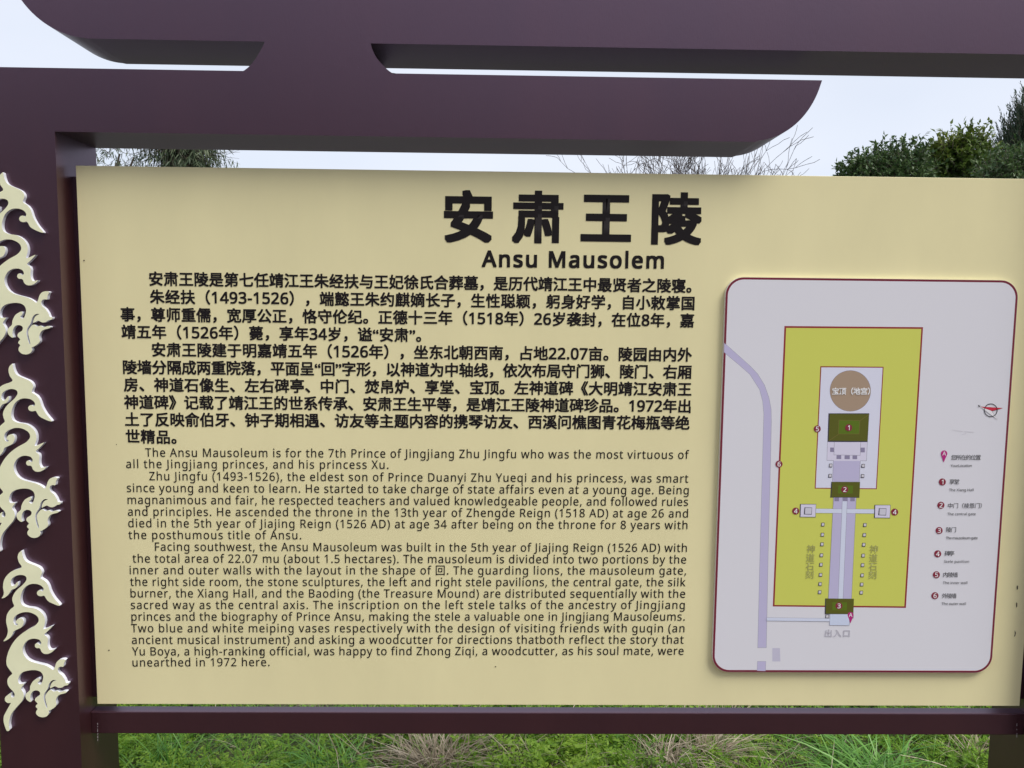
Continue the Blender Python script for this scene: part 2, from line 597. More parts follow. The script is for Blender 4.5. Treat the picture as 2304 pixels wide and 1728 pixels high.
en = [
    ('The Ansu Mausoleum is for the 7th Prince of Jingjiang Zhu Jingfu who was the most virtuous of', (210, 117), (2035, 133), 2),
    ('all the Jingjiang princes, and his princess Xu.', (75, 197), (1922, 203), 1),
    ('Zhu Jingfu (1493-1526), the eldest son of Prince Duanyi Zhu Yueqi and his princess, was smart', (238, 283), (2030, 300), 2),
    ('since young and keen to learn. He started to take charge of state affairs even at a young age. Being', (80, 366), (2033, 382), 2),
    ('magnanimous and fair, he respected teachers and valued knowledgeable people, and followed rules', (85, 450), (2028, 464), 2),
    ('and principles. He ascended the throne in the 13th year of Zhengde Reign (1518 AD) at age 26 and', (87, 533), (2028, 546), 2),
    ('died in the 5th year of Jiajing Reign (1526 AD) at age 34 after being on the throne for 8 years with', (90, 614), (2024, 628), 2),
    ('the posthumous title of Ansu.', (92, 697), (1308, 699), 1),
    ('Facing southwest, the Ansu Mausoleum was built in the 5th year of Jiajing Reign (1526 AD) with', (278, 780), (2020, 788), 2),
    ('the total area of 22.07 mu (about 1.5 hectares). The mausoleum is divided into two portions by the', (120, 863), (2015, 870), 2),
    ('inner and outer walls with the layout in the shape of 回. The guarding lions, the mausoleum gate,', (100, 945), (2015, 948), 2),
    ('the right side room, the stone sculptures, the left and right stele pavilions, the central gate, the silk', (103, 1027), (2010, 1030), 2),
    ('burner, the Xiang Hall, and the Baoding (the Treasure Mound) are distributed sequentially with the', (106, 1108), (2008, 1111), 2),
    ('sacred way as the central axis. The inscription on the left stele talks of the ancestry of Jingjiang', (108, 1190), (2005, 1190), 2),
    ('princes and the biography of Prince Ansu, making the stele a valuable one in Jingjiang Mausoleums.', (112, 1272), (2005, 1272), 2),
    ('Two blue and white meiping vases respectively with the design of visiting friends with guqin (an', (110, 1354), (2003, 1354), 2),
    ('ancient musical instrument) and asking a woodcutter for directions thatboth reflect the story that', (115, 1436), (1997, 1434), 2),
    ('Yu Boya, a high-ranking official, was happy to find Zhong Ziqi, a woodcutter, as his soul mate, were', (117, 1517), (1997, 1513), 2),
    ('unearthed in 1972 here.', (120, 1595), (1085, 1592), 1),
]
for s, a, b, k in en:
    lettering(s, e1(*a), (e2 if k == 2 else e1)(*b), 19.0, M_INK, board, YT, 'latin', bold=0.0055, aspect=0.92)


def flat(name, pts_px, Y, m, parent):       # flat print: polygon given in photo pixels
    P = [at(x, y, Y) for x, y in pts_px]
    me = bpy.data.meshes.new(name)
    me.from_pydata([tuple(p) for p in P], [], [list(range(len(P)))])
    bm = bmesh.new(); bm.from_mesh(me)
    bm.normal_update()
    for f in bm.faces:
        if f.normal.y > 0: f.normal_flip()
    bm.to_mesh(me); bm.free()
    return link(name, me, m, parent)


M_SCUFF = mat('dark_scuff', (0.06, 0.045, 0.03), rough=0.8)
for (x, y, w, h) in ((189, 586, 2.0, 1.5), (2289, 1322, 1.6, 5), (2287.5, 1361, 1.4, 6), (588, 1466, 1.2, 7), (459, 795, 1.5, 1.2),
                     (245, 1463, 2, 1.2), (1115, 1500, 1.6, 1.2), (262, 1000, 1.2, 1)):
    flat('scuff_mark', [(x - w, y), (x - w * 0.4, y - h), (x + w, y - h * 0.6), (x + w * 0.8, y + h * 0.7), (x - w * 0.5, y + h)], YT - 0.0003, M_SCUFF, board)
flat('scuff_mark', [(2283, 1418), (2286, 1424), (2284, 1431), (2281, 1433), (2283.5, 1427)], YT - 0.0003, M_SCUFF, board)

# ------------------------------------------------------------------ the map plate
YM = -0.009


def m1(x, y): return (1580 + 0.3273 * x, 600 + 0.3273 * y)
def m2(x, y): return (1580 + 0.3273 * x, 1030 + 0.3273 * y)
def m3(x, y): return (1840 + 0.199 * x, 800 + 0.199 * y)
def m4(x, y): return (1780 + 0.11754 * x, 1080 + 0.11754 * y)
def m6(x, y): return (1800 + 0.07835 * x, 1320 + 0.07835 * y)


mx0 = 0.5 * (at(*m1(150, 250), YM)[0] + at(*m2(80, 1280), YM)[0])
mx1 = 0.5 * (at(*m1(2171, 230), YM)[0] + at(*m2(1995, 1330), YM)[0])
mz1 = 0.5 * (at(*m1(350, 74), YM)[2] + at(*m1(1980, 90), YM)[2])
mz0 = 0.5 * (at(*m2(250, 1468), YM)[2] + at(*m2(1800, 1484), YM)[2])


def rounded(x0, x1, z0, z1, r, n=10):
    out = []
    for cx, cz, a0 in ((x1 - r, z1 - r, 0), (x0 + r, z1 - r, 90), (x0 + r, z0 + r, 180), (x1 - r, z0 + r, 270)):
        for i in range(n + 1):
            a = R(a0 + 90 * i / n)
            out.append((cx + r * math.cos(a), cz + r * math.sin(a)))
    return out


PC = {}


def ink(r, g, b):
    if (r, g, b) not in PC:
        PC[(r, g, b)] = mat('map_print_%d_%d_%d' % (r, g, b), print_col(r, g, b), rough=0.45, spec=0.35)
    return PC[(r, g, b)]


M_EDGE = mat('white_plate_edge', (0.72, 0.70, 0.62), rough=0.5)
plate = prism('map_plate', rounded(mx0, mx1, mz0, mz1, 0.037), YM, -0.0008, M_EDGE, sign, smooth=True)


def xzflat(name, pts, Y, m, parent):
    me = bpy.data.meshes.new(name)
    me.from_pydata([(x, Y, z) for x, z in pts], [], [list(range(len(pts)))])
    bm = bmesh.new(); bm.from_mesh(me); bm.normal_update()
    for f in bm.faces:
        if f.normal.y > 0: f.normal_flip()
    bm.to_mesh(me); bm.free()
    return link(name, me, m, parent)


LAY = [0]


def up():                                   # each printed layer sits a hair above the last
    LAY[0] += 1
    return YM - 0.0002 - 0.00001 * LAY[0]


xzflat('border_line', rounded(mx0 + 0.0005, mx1 - 0.0005, mz0 + 0.0005, mz1 - 0.0005, 0.0365), up(), ink(98, 28, 44), plate)
bw = 0.0049
xzflat('map_sheet', rounded(mx0 + bw, mx1 - bw, mz0 + bw, mz1 - bw, 0.0325), up(), ink(186, 185, 190), plate)
PALE, WAY, LILAC, DARK = ink(178, 183, 218), ink(160, 155, 181), ink(184, 185, 207), ink(50, 48, 62)
YEL, MAR, GRN, GRN2, GREY = ink(174, 177, 82), ink(122, 38, 44), ink(76, 78, 26), ink(76, 96, 24), ink(182, 178, 194)
STEP, TAN = ink(118, 112, 136), ink(141, 122, 104)


def grow(pts, d):
    """Offset a pixel polygon outwards by d pixels (mitred)."""
    P = np.array(pts, float)
    if 0.5 * np.sum(P[:, 0] * np.roll(P[:, 1], -1) - np.roll(P[:, 0], -1) * P[:, 1]) < 0:
        P = P[::-1]
    out = []
    n = len(P)
    for i in range(n):
        a = P[i] - P[i - 1]; b = P[(i + 1) % n] - P[i]
        na = np.array([a[1], -a[0]]) / (np.hypot(*a) + 1e-9); nb = np.array([b[1], -b[0]]) / (np.hypot(*b) + 1e-9)
        s = na + nb
        out.append(tuple(P[i] + d * s / max(0.5, 0.5 * (s @ s)) * 1.0))
    return out


def shape(name, pts, m, line=None, lw=0.6):
    if line is not None:
        flat('outline', grow(pts, lw), up(), line, plate)
    return flat(name, pts, up(), m, plate)


LINE = ink(96, 92, 108)
road = [m1(152, 525), m1(270, 630), m1(330, 685), m1(380, 737), m1(428, 815), m1(458, 900), m1(473, 980), m1(475, 1060), m1(468, 1375),
        m2(453, 650), m2(440, 1305), m2(382, 1305), m2(398, 650), m2(414, 60), m1(424, 1010), m1(416, 925), m1(395, 845), m1(328, 740), m1(260, 680), m1(150, 588)]
shape('road', road, WAY, LINE, 0.5)
shape('road', [m2(380, 1400), m2(437, 1400), m2(435, 1466), m2(378, 1464)], WAY, LINE, 0.4)
shape('road', [m2(482, 1308), m2(534, 1308), m2(537, 1400), m2(482, 1400)], ink(165, 162, 178))
shape('outer_wall', [m1(565, 408), m1(1518, 416), m2(1400, 1032), m2(485, 1022)], MAR)
shape('grounds', [m1(577, 421), m1(1506, 428), m2(1389, 1021), m2(497, 1012)], YEL)
shape('inner_wall', [m1(812, 684), m1(1247, 688), m2(1200, 216), m2(773, 212)], MAR)
shape('courtyard', [m1(819, 692), m1(1240, 695), m2(1194, 210), m2(780, 206)], LILAC)


def disc_px(cx, cy, r, n=40): return [(cx + r * math.cos(2 * math.pi * i / n), cy + r * math.sin(2 * math.pi * i / n)) for i in range(n)]


shape('treasure_mound', disc_px(*m1(1018, 854), 45.6), TAN, LINE, 0.6)
# terrace in front of the hall
shape('terrace', [m3(110, 978), m3(560, 978), m3(549, 1189), m3(480, 1189), m3(467, 1440), m3(166, 1440), m3(178, 1185), m3(104, 1184)], GREY, DARK, 0.5)
shape('terrace', [m3(188, 978), m3(485, 978), m3(478, 1127), m3(184, 1122)], GREY, DARK, 0.5)
shape('terrace', [m3(178, 1190), m3(479, 1192), m3(467, 1440), m3(167, 1440)], WAY)
for a, b, c, d in ((140, 1040, 182, 1090), (484, 1041, 532, 1094), (212, 1127, 265, 1170), (303, 1129, 362, 1171), (393, 1130, 445, 1171)):
    shape('steps', [m3(a, b), m3(c, b), m3(c, d), m3(a, d)], STEP)
shape('hall_base', [m1(868, 1008), m1(1148, 1008), m1(1137, 1205), m1(861, 1203)], DARK)  # dark base printed around the hall roof
shape('hall_roof', [m1(876, 1013), m1(1147, 1014), m1(1136, 1199), m1(868, 1197)], GRN)
RIDGE = ink(98, 88, 44)
shape('roof_ridge', [m1(938, 1053), m1(1086, 1056), m1(1080, 1152), m1(934, 1152)], RIDGE)
shape('roof_ridge', [m1(941, 1056), m1(1083, 1059), m1(1077, 1149), m1(937, 1149)], GRN2)
for p, q in (((876, 1013), (938, 1053)), ((1147, 1014), (1086, 1056)), ((1136, 1199), (1080, 1152)), ((868, 1197), (934, 1152))):
    shape('roof_ridge', [m1(p[0], p[1]), m1(q[0], q[1]), m1(q[0] + 3, q[1] + 2), m1(p[0] + 3, p[1] + 2)], RIDGE)

# sacred way
shape('sacred_way', [m2(904, 268), m2(1058, 268), m2(1025, 972), m2(868, 970)], WAY, LINE, 0.6)
shape('cross_path', [m4(470, 551), m4(1600, 560), m4(1598, 641), m4(468, 630)], PALE, LINE, 0.4)
shape('centre_path', [m2(965, 270), m2(997, 270), m2(967, 972), m2(935, 972)], PALE, LINE, 0.5)
for a, c in ((830, 918), (988, 1083), (1132, 1220)):
    shape('steps', [m4(a, 335), m4(c, 335), m4(c, 406), m4(a, 406)], STEP)


def hall(out, dx=3, name='gate_roof'):
    (a, b, c, d) = out
    shape('gate_edge', [(a[0] - 1.2, a[1]), b, (c[0], c[1] + 1), (d[0] - 1.4, d[1] + 1)], DARK)  # printed dark edge showing past the gate roof
    shape(name, [(a[0] + 0.6, a[1]), b, c, (d[0] + 0.6, d[1])], GRN)
    A = [np.array(p) for p in out]
    cc = sum(A) / 4
    shape('roof_ridge', [tuple(cc + (p - cc) * 0.52) for p in A], GRN2)


hall([m4(780, 35), m4(1320, 36), m4(1307, 330), m4(762, 326)])
hall([m2(849, 967), m2(1043, 969), m2(1039, 1074), m2(847, 1072)])
for ox, oy in ((0, 0), (1424, 16)):
    shape('stele_pavilion', [m4(172 + ox, 459 + oy), m4(480 + ox, 461 + oy), m4(469 + ox, 715 + oy), m4(164 + ox, 711 + oy)], DARK)
    shape('stele_pavilion', [m4(188 + ox, 468 + oy), m4(474 + ox, 469 + oy), m4(463 + ox, 706 + oy), m4(180 + ox, 703 + oy)], GREY)
    shape('stele_pavilion', [m4(256 + ox, 524 + oy), m4(401 + ox, 527 + oy), m4(394 + ox, 664 + oy), m4(242 + ox, 660 + oy)], DARK)
    shape('stele_pavilion', [m4(272 + ox, 533 + oy), m4(395 + ox, 535 + oy), m4(386 + ox, 652 + oy), m4(264 + ox, 650 + oy)], ink(172, 170, 180))


def statue(p):
    LAY[0] = STAT                           # they never overlap each other: all on one level
    x, y = p
    o = 4.2; i = 2.9
    shape('statue_mark', [(x - o + 1, y - o), (x + o, y - o), (x + o - .6, y + o), (x - o, y + o)], DARK)
    shape('statue_mark', [(x - i + 0.9, y - i - .2), (x + i + .4, y - i - .2), (x + i, y + i - .2), (x - i + .5, y + i - .2)], ink(176, 173, 178))


STAT = LAY[0]
for p in ((829, 459), (826, 529), (823, 595), (819, 670), (816, 735), (813, 805), (810, 868), (807, 924),
          (1118, 462), (1114, 531), (1110, 598), (1106, 672), (1102, 738), (1099, 808), (1096, 871), (1093, 927)):
    statue(m2(*p))
for p in ((145, 1243), (139, 1359), (512, 1247), (506, 1362)):
    statue(m3(*p))
statue(m2(858, 1091)); statue(m2(1028, 1091))
shape('cross_path', [m2(444, 1099), m2(880, 1105), m2(880, 1125), m2(443, 1120)], PALE, LINE, 0.4)
shape('forecourt', [m6(865, 792), m6(1420, 794), m6(1412, 1110), m6(850, 1104)], ink(172, 180, 222), LINE, 0.4)

WH, BADGE, PINK = ink(214, 208, 216), ink(112, 36, 52), ink(152, 32, 104)


def badge(p, s):
    LAY[0] = BADG
    shape('badge', disc_px(*p, 7.9, 28), BADGE)
    lettering(s, (p[0] - 4, p[1] + 5.2), (p[0] + 4, p[1] + 5.2), 10.4, WH, plate, up() - 0.00005, 'latin', bold=0.012)


BADG = LAY[0]
for p, s in ((m1(791, 1115), '5'), (m2(528, 43), '6'), (m1(1007, 1107), '1'), (m2(980, 218), '2'), (m2(643, 366), '4'),
             (m2(1323, 373), '4'), (m2(940, 1018), '3'), (m2(1651, 166), '1'), (m2(1641, 326), '2'), (m2(1629, 500), '3'),
             (m2(1619, 660), '4'), (m2(1610, 804), '5'), (m2(1600, 948), '6')):
    badge(p, s)


def pin(c, tipp, r):
    pts = []
    for i in range(21):
        a = R(200 - 220 * i / 20)
        pts.append((c[0] + r * math.cos(a), c[1] - r * math.sin(a)))
    pts.append(tipp)
    shape('location_pin', pts, PINK)
    lettering('A', (c[0] - 4, c[1] + 4), (c[0] + 4, c[1] + 4), 8.6, WH, plate, up() - 0.00005, 'latin', bold=0.01)


pin(m1(1663, 1285), m1(1660, 1346), 7.2)
pin(m2(1020, 1081), m2(1019, 1138), 6.7)
TXT, OLV, PGR = ink(26, 25, 30), ink(140, 140, 84), ink(160, 158, 166)
YL = up() - 0.0001
lettering('宝顶（地宫）', m1(893, 857), m1(1153, 857), 14.5, WH, plate, YL, 'cjk', bold=0.022)
for x0, chars in ((0, '神道石刻'), (433, '神道石刻')):
    for i, ch in enumerate(chars):
        cx, cy = (747, 743, 740, 738)[i] + x0, (627, 688, 746, 804)[i] + (2 if x0 else 0)
        lettering(ch, m2(cx - 29, cy), m2(cx + 29, cy), 17.8, OLV, plate, YL, 'cjk', bold=0.006)
lettering('出入口', m2(845, 1207), m2(1015, 1207), 16.5, PGR, plate, YL, 'cjk', bold=0.012)
for s, xl, xr, yc, lat in (('您所在的位置', 1712, 1915, 1312 - 1313.8, 0), ('YourLocation', 1707, 1853, 63, 1),
                           ('享堂', 1700, 1767, 165, 0), ('The Xiang Hall', 1697, 1865, 230, 1),
                           ('中门（祾恩门）', 1690, 1922, 330, 0), ('The central gate', 1685, 1880, 395, 1),
                           ('陵门', 1678, 1745, 495, 0), ('The mausoleum gate', 1675, 1893, 560, 1),
                           ('碑亭', 1667, 1733, 658, 0), ('Stele pavilion', 1662, 1834, 722, 1),
                           ('内陵墙', 1657, 1758, 805, 0), ('The inner wall', 1654, 1822, 868, 1),
                           ('外陵墙', 1648, 1748, 950, 0), ('The outer wall', 1645, 1812, 1012, 1)):
    if lat:
        lettering(s, m2(xl, yc), m2(xr, yc), 6.0, TXT, plate, YL, 'latin', bold=0.0)
    else:
        lettering(s, m2(xl, yc), m2(xr, yc), 11.2, TXT, plate, YL, 'cjk', bold=0.0)


def ring(name, c, r0, r1, m, n=40):
    Y = up()
    V, F = [], []
    for i in range(n):
        a = 2 * math.pi * i / n
        for r in (r0, r1):
            V.append(at(c[0] + r * math.cos(a), c[1] - r * math.sin(a), Y))
    for i in range(n):
        j = (i + 1) % n
        F.append((2 * i, 2 * i + 1, 2 * j + 1, 2 * j))
    return mesh_np(name, V, F, m, plate)


shape('compass_needle', [m1(1912, 962), m1(2068, 972), m1(1990, 992)], ink(168, 38, 56), TXT, 0.5)
shape('compass_needle', [m1(1914, 965), m1(1990, 992), m1(2031, 1053)], ink(196, 194, 196), TXT, 0.5)
ring('compass_ring', m1(1984, 987), 13.6, 15.2, TXT)
lettering('N', (2201, 916), (2205, 916), 5.0, TXT, plate, YL, 'latin', bold=0.02)
M_SCR = ink(160, 157, 164)
for a, b in (((1715, 1121), (1790, 1131)), ((1800, 1131), (1868, 1137)), ((1785, 1152), (1815, 1145))):
    p, q = m1(*a), m1(*b)
    shape('scratch', [p, q, (q[0], q[1] + 0.7), (p[0], p[1] + 0.5)], M_SCR)

set_type()

# ------------------------------------------------------------------ dragon carvings on the post
DR = [(158, 65), (165, 95), (180, 130), (205, 150), (250, 168), (285, 185), (303, 205), (308, 228), (297, 262), (330, 285), (352, 315), (370, 365),
      (400, 415), (440, 462), (425, 465), (385, 450), (350, 430), (332, 402), (322, 393), (300, 397), (278, 390), (271, 372), (282, 356), (300, 354), (310, 361),
      (319, 352), (318, 335), (295, 315), (260, 306), (225, 308), (195, 322), (172, 345), (158, 375), (150, 410), (152, 440), (165, 463), (200, 478),
      (250, 485), (290, 505), (318, 535), (330, 570), (328, 605), (318, 638), (345, 632), (385, 616), (352, 652), (325, 678), (345, 695), (352, 715),
      (350, 740), (352, 770), (368, 793), (400, 787), (385, 805), (355, 820), (325, 820), (305, 805), (297, 786), (285, 778), (268, 778), (256, 765),
      (260, 748), (275, 742), (285, 750), (297, 752), (303, 738), (290, 718), (258, 709), (225, 712), (195, 728), (175, 755), (166, 785), (172, 820),
      (195, 855), (230, 878), (280, 892), (330, 905), (365, 922), (390, 938), (403, 918), (412, 890), (430, 868), (460, 860), (481, 866), (470, 888),
      (465, 915), (445, 914), (430, 922), (424, 940), (432, 960), (455, 980), (475, 1010), (485, 1033), (502, 1034), (498, 1050), (475, 1055), (455, 1068), (430, 1070),
      (405, 1059), (385, 1066), (368, 1073), (374, 1046), (388, 1026), (412, 1015), (385, 1015), (362, 1038), (349, 1078), (327, 1112), (321, 1150), (340, 1214),
      (347, 1208), (333, 1150), (337, 1120), (358, 1092), (375, 1086), (395, 1098), (420, 1092), (440, 1102), (470, 1094), (490, 1099), (480, 1109), (440, 1120), (420, 1137),
      (410, 1165), (415, 1195), (400, 1215), (370, 1234), (356, 1240), (360, 1256), (345, 1278), (315, 1287), (285, 1280), (265, 1260), (267, 1240), (276, 1225), (262, 1210),
      (268, 1195), (276, 1185), (258, 1165), (262, 1145), (285, 1130), (295, 1115), (290, 1098), (268, 1089), (242, 1096), (226, 1120), (222, 1150), (228, 1172),
      (215, 1172), (195, 1155), (187, 1130), (195, 1110), (218, 1088), (222, 1060), (240, 1025), (262, 1008), (285, 998), (293, 1006), (289, 1020), (276, 1034), (298, 1046),
      (312, 1020), (318, 990), (310, 965), (290, 948), (255, 940), (215, 942), (175, 952), (148, 972), (135, 1000), (133, 1025), (145, 1042), (176, 1041), (160, 1065),
      (155, 1080), (170, 1105), (175, 1135), (160, 1170), (120, 1215), (85, 1260), (68, 1310), (65, 1350), (70, 1380), (52, 1388), (38, 1360), (27, 1320), (28, 1280), (45, 1245),
      (72, 1196), (80, 1181), (60, 1182), (42, 1172), (35, 1155), (42, 1135), (62, 1120), (85, 1106), (80, 1125), (86, 1138), (100, 1140), (108, 1125), (100, 1100), (75, 1075),
      (57, 1045), (55, 1010), (70, 985), (90, 965), (72, 940), (50, 905), (47, 865), (58, 815), (80, 765), (110, 720), (150, 680), (200, 645), (250, 618), (275, 595), (285, 575),
      (278, 550), (255, 530), (215, 515), (170, 515), (130, 530), (105, 552), (98, 580), (107, 604), (125, 611), (130, 600), (118, 595), (118, 580), (135, 562), (158, 560), (172, 575), (172, 600),
      (158, 625), (130, 640), (100, 655), (90, 680), (65, 710), (30, 728), (28, 722), (50, 690), (58, 650), (50, 610), (45, 575), (52, 530), (75, 495), (103, 470), (95, 445), (90, 415),
      (102, 380), (130, 345), (165, 315), (190, 285), (195, 265), (185, 248), (155, 240), (120, 246), (90, 265), (79, 290), (82, 315), (95, 322), (110, 312), (124, 295), (132, 295), (130, 320), (110, 340),
      (85, 350), (65, 380), (38, 405), (12, 412), (25, 390), (28, 365), (22, 330), (28, 285), (50, 245), (90, 212), (158, 185), (140, 150), (130, 115), (135, 85), (150, 68)]
YD = YF - 0.0085
base = [at(0.3061 * x, 1220 + 0.3061 * y, YD)[[0, 2]] for x, y in DR]
zt = at(48.4, 1240, YD)[2]
zm = at(24.4, 819.4, YD)[2]
zmid = (zm - zt + (at(138.6, 1130, YD)[2] - at(154.6, 1537, YD)[2])) / 2
ztop = (at(117.8, 714, YD)[2] - at(154.6, 1537, YD)[2])
smooth_pts = [tuple(p) for p in catmull(base, 3)]
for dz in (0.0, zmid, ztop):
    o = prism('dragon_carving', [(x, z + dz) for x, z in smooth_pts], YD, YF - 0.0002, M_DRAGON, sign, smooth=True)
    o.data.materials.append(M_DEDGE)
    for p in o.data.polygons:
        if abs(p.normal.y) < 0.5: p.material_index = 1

# ------------------------------------------------------------------ plants
def norm(a): return a / (np.linalg.norm(a, axis=-1, keepdims=True) + 1e-9)


def blades(P, D, Ln, Wd, droop, seg=4):
    """Ribbons from base points P along D (unit), length Ln, width Wd, bending down by droop."""
    n = len(P)
    side = norm(np.cross(D, np.array([0, 0, 1.0])) + 1e-4)
    tw = rng.uniform(-0.6, 0.6, (n, 1))
    side = norm(side * np.cos(tw) + np.cross(D, side) * np.sin(tw))
    V = []
    for s in range(seg + 1):
        t = s / seg
        c = P + D * (Ln * t)[:, None] - np.array([0, 0, 1.0]) * (droop * Ln * t * t)[:, None] \
            + norm(D * [1, 1, 0]) * (0.35 * droop * Ln * t * t)[:, None]
        w = (Wd * (1 - t) ** 0.7 * (0.55 + 0.45 * min(1, t * 4)))[:, None]
        if s < seg:
            V += [c - side * w * 0.5, c + side * w * 0.5]
        else:
            V += [c]
    V = np.stack(V, 1)
    k = 2 * seg + 1
    f = []
    for s in range(seg - 1):
        a = 2 * s
        f += [(a, a + 1, a + 3), (a, a + 3, a + 2)]
    a = 2 * (seg - 1)
    f += [(a, a + 1, a + 2)]
    f = np.array(f)
    Fc = (np.arange(n)[:, None, None] * k + f[None]).reshape(-1, 3)
    return V.reshape(-1, 3), Fc


def leaves(P, D, Nn, Ln, Wd, fold=0.15):
    """Small pointed leaves: base P, direction D, normal hint Nn. Six points, four triangles."""
    n = len(P)
    S = norm(np.cross(D, Nn))
    U = norm(np.cross(S, D))
    L_, W_ = Ln[:, None], Wd[:, None]
    V = np.stack([P, P + D * L_ * 0.35 - S * W_ * 0.5 + U * W_ * fold, P + D * L_ * 0.4 - U * W_ * 0.05,
                  P + D * L_ * 0.35 + S * W_ * 0.5 + U * W_ * fold, P + D * L_ - U * L_ * 0.08], 1)
    f = np.array([(0, 1, 2), (0, 2, 3), (1, 4, 2), (2, 4, 3)])
    Fc = (np.arange(n)[:, None, None] * 5 + f[None]).reshape(-1, 3)
    return V.reshape(-1, 3), Fc


def merge(parts):
    V, F, o = [], [], 0
    for v, f in parts:
        V.append(v); F.append(f + o); o += len(v)
    return np.concatenate(V), np.concatenate(F)


def rdir(n, up0=0.2, up1=1.0):
    a = rng.uniform(0, 2 * np.pi, n)
    z = rng.uniform(up0, up1, n)
    r = np.sqrt(np.maximum(0, 1 - z * z))
    return np.stack([r * np.cos(a), r * np.sin(a), z], 1)


def scatter(n, x0, x1, y0, y1):
    x = rng.uniform(x0, x1, n); y = rng.uniform(y0, y1, n)
    return np.stack([x, y, gz(x, y) - 0.005], 1)


M_WEED = leaf_mat('weed_leaf', [(0.08, 0.18, 0.014), (0.17, 0.32, 0.025), (0.27, 0.44, 0.04), (0.37, 0.51, 0.07)], transl=0.42, pos_scale=2.0)
M_GRASS = leaf_mat('grass_blade', [(0.07, 0.19, 0.015), (0.15, 0.33, 0.03), (0.26, 0.45, 0.06)], rough=0.4, transl=0.42, pos_scale=1.2)
M_TUFT = leaf_mat('tuft_blade', [(0.07, 0.2, 0.03), (0.13, 0.32, 0.05), (0.22, 0.44, 0.09)], rough=0.4)
M_STRAW = leaf_mat('dry_straw', [(0.2, 0.155, 0.11), (0.38, 0.31, 0.22), (0.55, 0.47, 0.36)], rough=0.7, transl=0.15)

# ferny weeds: arching fronds with lobed leaflets
def density(P):
    x, y = P[:, 0], P[:, 1]
    return 0.5 + 0.5 * np.sin(x * 3.1 + 1.0 + 0.8 * np.sin(y * 2.3)) * np.cos(y * 2.7 + 0.5 * x)


P1 = scatter(34000, -1.6, 3.6, 0.28, 2.3)
P2 = scatter(1600, -6, 8, 2.3, 7)
P3 = scatter(1800, -3.5, -0.3, -0.33, 0.3)
P4 = scatter(1800, 2.2, 4.5, -0.33, 0.3)
FP = np.concatenate([P1, P2, P3, P4])
keep = density(FP) > 0.16 * rng.uniform(0, 2.6, len(FP))
# a patch of bare soil behind the rail
s0 = ground_at(855, 1712)
CLUMPS = [(*ground_at(px_, py_)[:2], cr_) for px_, py_, cr_ in ((985, 1735, 0.11), (1130, 1722, 0.05), (1490, 1725, 0.10), (1590, 1700, 0.05), (1960, 1740, 0.10), (735, 1735, 0.04))]
keep &= ((FP[:, 0] - s0[0]) / 0.13) ** 2 + ((FP[:, 1] - s0[1]) / 0.12) ** 2 > rng.uniform(0.5, 1.4, len(FP))
for cx_, cy_, cr_ in CLUMPS:
    keep &= (FP[:, 0] - cx_) ** 2 + (FP[:, 1] - cy_) ** 2 > (cr_ * rng.uniform(0.7, 1.3, len(FP))) ** 2
FP = FP[keep]
nF = len(FP)
FD = rdir(nF, 0.25, 0.95)
FL = rng.uniform(0.06, 0.16, nF) * (0.8 + 0.5 * density(FP))
parts = []
for j in range(8):
    t = 0.25 + 0.107 * j
    c = FP + FD * (FL * t)[:, None] - np.array([0, 0, 1.0]) * (0.35 * FL * t * t)[:, None]
    s = norm(np.cross(FD, np.array([0, 0, 1.0])) + 1e-4)
    for sgn in (-1, 1):
        d = norm(s * sgn + FD * 0.55 + rng.normal(0, 0.25, (nF, 3)))
        ln = FL * rng.uniform(0.085, 0.15, nF) * (1.2 - 0.8 * abs(t - 0.45))
        nrm = norm(np.array([0, 0, 1.0]) + rng.normal(0, 0.35, (nF, 3)))
        parts.append(leaves(c, d, nrm, ln, ln * rng.uniform(0.32, 0.6, nF)))
parts.append(blades(FP, FD, FL, np.full(nF, 0.0016), np.full(nF, 0.35), 3))
v, f = merge(parts)
tag(mesh_np('leafy_weeds', v, f, M_WEED), 'bright green ferny weeds covering the ground behind the sign', 'weeds', kind='stuff')

# grass blades
GP = np.concatenate([scatter(15000, -1.6, 3.6, 0.28, 2.3), scatter(3000, -8, 10, 2.3, 9), scatter(2000, -4, -0.3, -0.33, 0.3), scatter(2000, 2.2, 5, -0.33, 0.3)])
keep = ((GP[:, 0] - s0[0]) / 0.13) ** 2 + ((GP[:, 1] - s0[1]) / 0.12) ** 2 > rng.uniform(0.3, 1.3, len(GP))
GP = GP[keep]
nG = len(GP)
v, f = blades(GP, rdir(nG, 0.45, 0.98), rng.uniform(0.07, 0.22, nG), rng.uniform(0.0025, 0.006, nG), rng.uniform(0.15, 0.6, nG))
tag(mesh_np('short_grass', v, f, M_GRASS), 'short green grass blades growing among the weeds', 'grass', kind='stuff')

# scattered dead stems
SP = np.concatenate([scatter(900, 0.2, 2.0, 0.7, 2.0), scatter(700, -1.5, 3.5, 0.5, 3)])
nS = len(SP)
v, f = blades(SP, rdir(nS, 0.15, 0.9), rng.uniform(0.08, 0.3, nS), rng.uniform(0.0015, 0.004, nS), rng.uniform(0, 0.5, nS))
tag(mesh_np('dead_stems', v, f, M_STRAW), 'thin dead grey-brown stems lying through the weeds', 'dead stems', kind='stuff')

